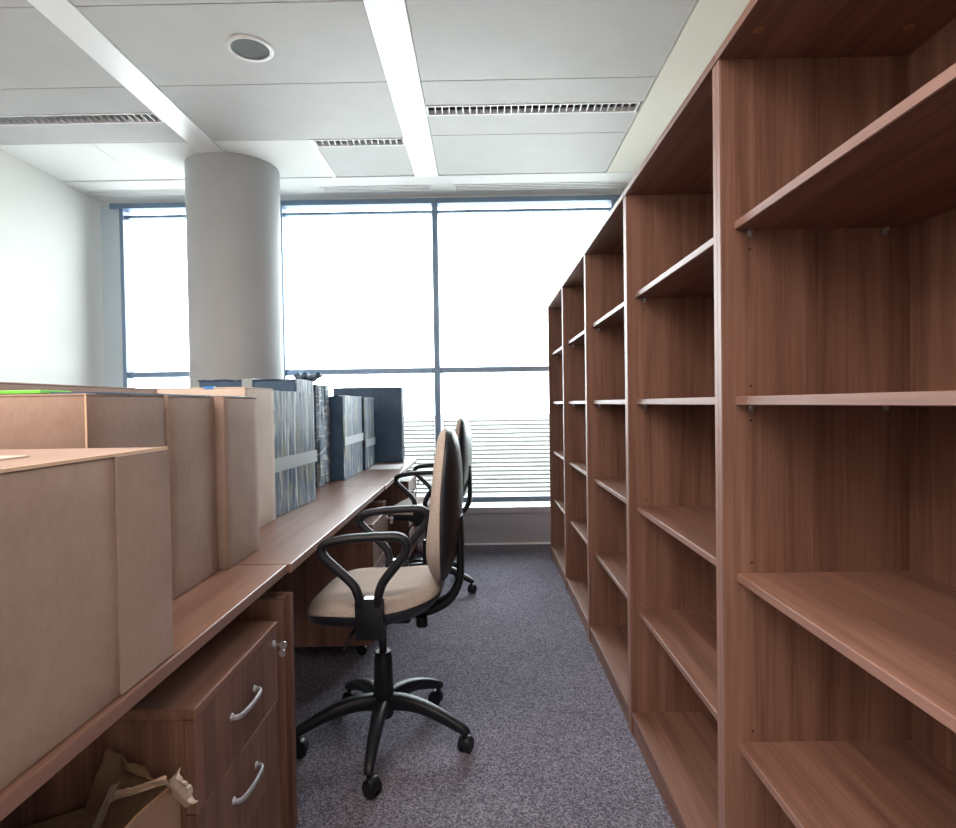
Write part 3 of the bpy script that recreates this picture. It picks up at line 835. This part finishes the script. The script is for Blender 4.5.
sheet('side_wall', [(X1, Y0, 0.0), (X1, Y1, 0.0), (X1, Y1, ZR), (X1, Y0, ZR + 0.06)], 'tape_brown', rag=0.0, seed=1)
sheet('side_wall', [(X0, Y0, 0.0), (X0, Y1, 0.0), (X0, Y1, ZR), (X0, Y0, ZR)], 'card_dark', seed=2)
sheet('side_wall', [(X0, Y1, 0.0), (X1, Y1, 0.0), (X1, Y1, ZR), (X0, Y1, ZR - 0.12)], 'card_dark', seed=3)
sheet('side_wall', [(X0, Y0, 0.0), (X1, Y0, 0.0), (X1, Y0, ZR), (X0, Y0, ZR)], 'card_dark', seed=4)
sheet('torn_flap', [(-0.562, 1.035, 0.531), (-0.527, 1.03, 0.495), (-0.492, 1.0, 0.523), (-0.519, 1.0, 0.582)], 'card_pale', rag=0.10, bend=0.006, seed=5)
sheet('torn_flap', [(-0.735, 1.066, 0.45), (-0.575, 1.066, 0.505), (-0.615, 1.072, 0.525), (-0.690, 1.072, 0.575)], 'card_dark', rag=0.06, bend=-0.006, seed=6)
sheet('torn_flap', [(-0.668, 0.98, 0.475), (-0.652, 0.98, 0.48), (-0.613, 0.98, 0.569), (-0.624, 0.98, 0.566)], 'card', rag=0.03, bend=0.004, seed=7)
sheet('torn_flap', [(-0.670, 1.05, 0.492), (-0.571, 1.05, 0.522), (-0.571, 1.05, 0.536), (-0.670, 1.05, 0.508)], 'card_edge', th=0.004, rag=0.2, bend=0.004, seed=8)
# ------------------------------------------------------------------ outside
bpy_ground = box(-90, 90, 20.0, 220, -3.2, -3.0).build('terrain', 'ground')
struct(box(-90, 90, 5.6, 20.0, -3.2, -2.98).build('bounce_strip', 'bounce'), 'added pale strip outside, out of view, bouncing light onto the ceiling')  # added unseen reflector, brightens the ceiling next to the windows
struct(bpy_ground, 'pale open ground outside the windows')

# ------------------------------------------------------------------ light
w = bpy.data.worlds.new('daylight'); scene.world = w; w.use_nodes = True
bg = w.node_tree.nodes['Background']
bg.inputs['Color'].default_value = (0.90, 0.96, 1.0, 1)
bg.inputs['Strength'].default_value = 5.0

FILL = 6.8
def portal(name, loc, sx, sy, rx):
    l = bpy.data.lights.new(name, 'AREA'); l.shape = 'RECTANGLE'; l.size = sx; l.size_y = sy
    l.cycles.is_portal = True
    o = bpy.data.objects.new(name, l); COL.objects.link(o); o.location = loc; o.rotation_euler = (rx, 0, 0)
    return o
portal('window_portal', ((XL + XR) / 2, YF + 0.2, 1.6), 4.4, 2.7, -PI / 2)

# added fill lights under the ceiling, out of view above and behind the camera
def fill_light(x, y, power):
    l = bpy.data.lights.new('ceiling_fill', 'AREA'); l.shape = 'RECTANGLE'; l.size = 1.2; l.size_y = 0.12
    l.energy = power; l.color = (1.0, 0.86, 0.73)
    o = bpy.data.objects.new('ceiling_fill', l); COL.objects.link(o); o.location = (x, y, ZC - 0.02)
for y in (0.9, -0.4, -1.7):
    for x, k in ((0.33, 0.5), (-1.11, 1.3), (-2.54, 1.3)): fill_light(x, y, FILL * k)

# ------------------------------------------------------------------ camera
F, yaw, pitch, roll, H = 598.0, math.radians(-0.42), math.radians(-1.0), math.radians(-0.854), 1.19
f = Vector((math.sin(yaw) * math.cos(pitch), math.cos(yaw) * math.cos(pitch), math.sin(pitch)))
r = Vector((math.cos(yaw), -math.sin(yaw), 0)); u = r.cross(f)
r2 = math.cos(roll) * r + math.sin(roll) * u; u2 = -math.sin(roll) * r + math.cos(roll) * u
cd = bpy.data.cameras.new('camera'); cam = bpy.data.objects.new('camera', cd); COL.objects.link(cam)
cd.sensor_fit = 'HORIZONTAL'; cd.sensor_width = 36.0; cd.lens = F / 956 * 36.0
cd.clip_start = 0.02; cd.clip_end = 400
m = Matrix((r2, u2, -f)).transposed().to_4x4(); m.translation = (0, 0, H)
cam.matrix_world = m
scene.camera = cam

scene.view_settings.view_transform = 'Standard'
scene.view_settings.look = 'None'
scene.view_settings.gamma = 1
scene.view_settings.exposure = 1.8
scene.view_settings.use_curve_mapping = False
try:
    scene.cycles.use_denoising = True
    scene.cycles.max_bounces = 12
    scene.cycles.diffuse_bounces = 8
    scene.cycles.transparent_max_bounces = 12
    scene.cycles.caustics_reflective = False
except Exception:
    pass
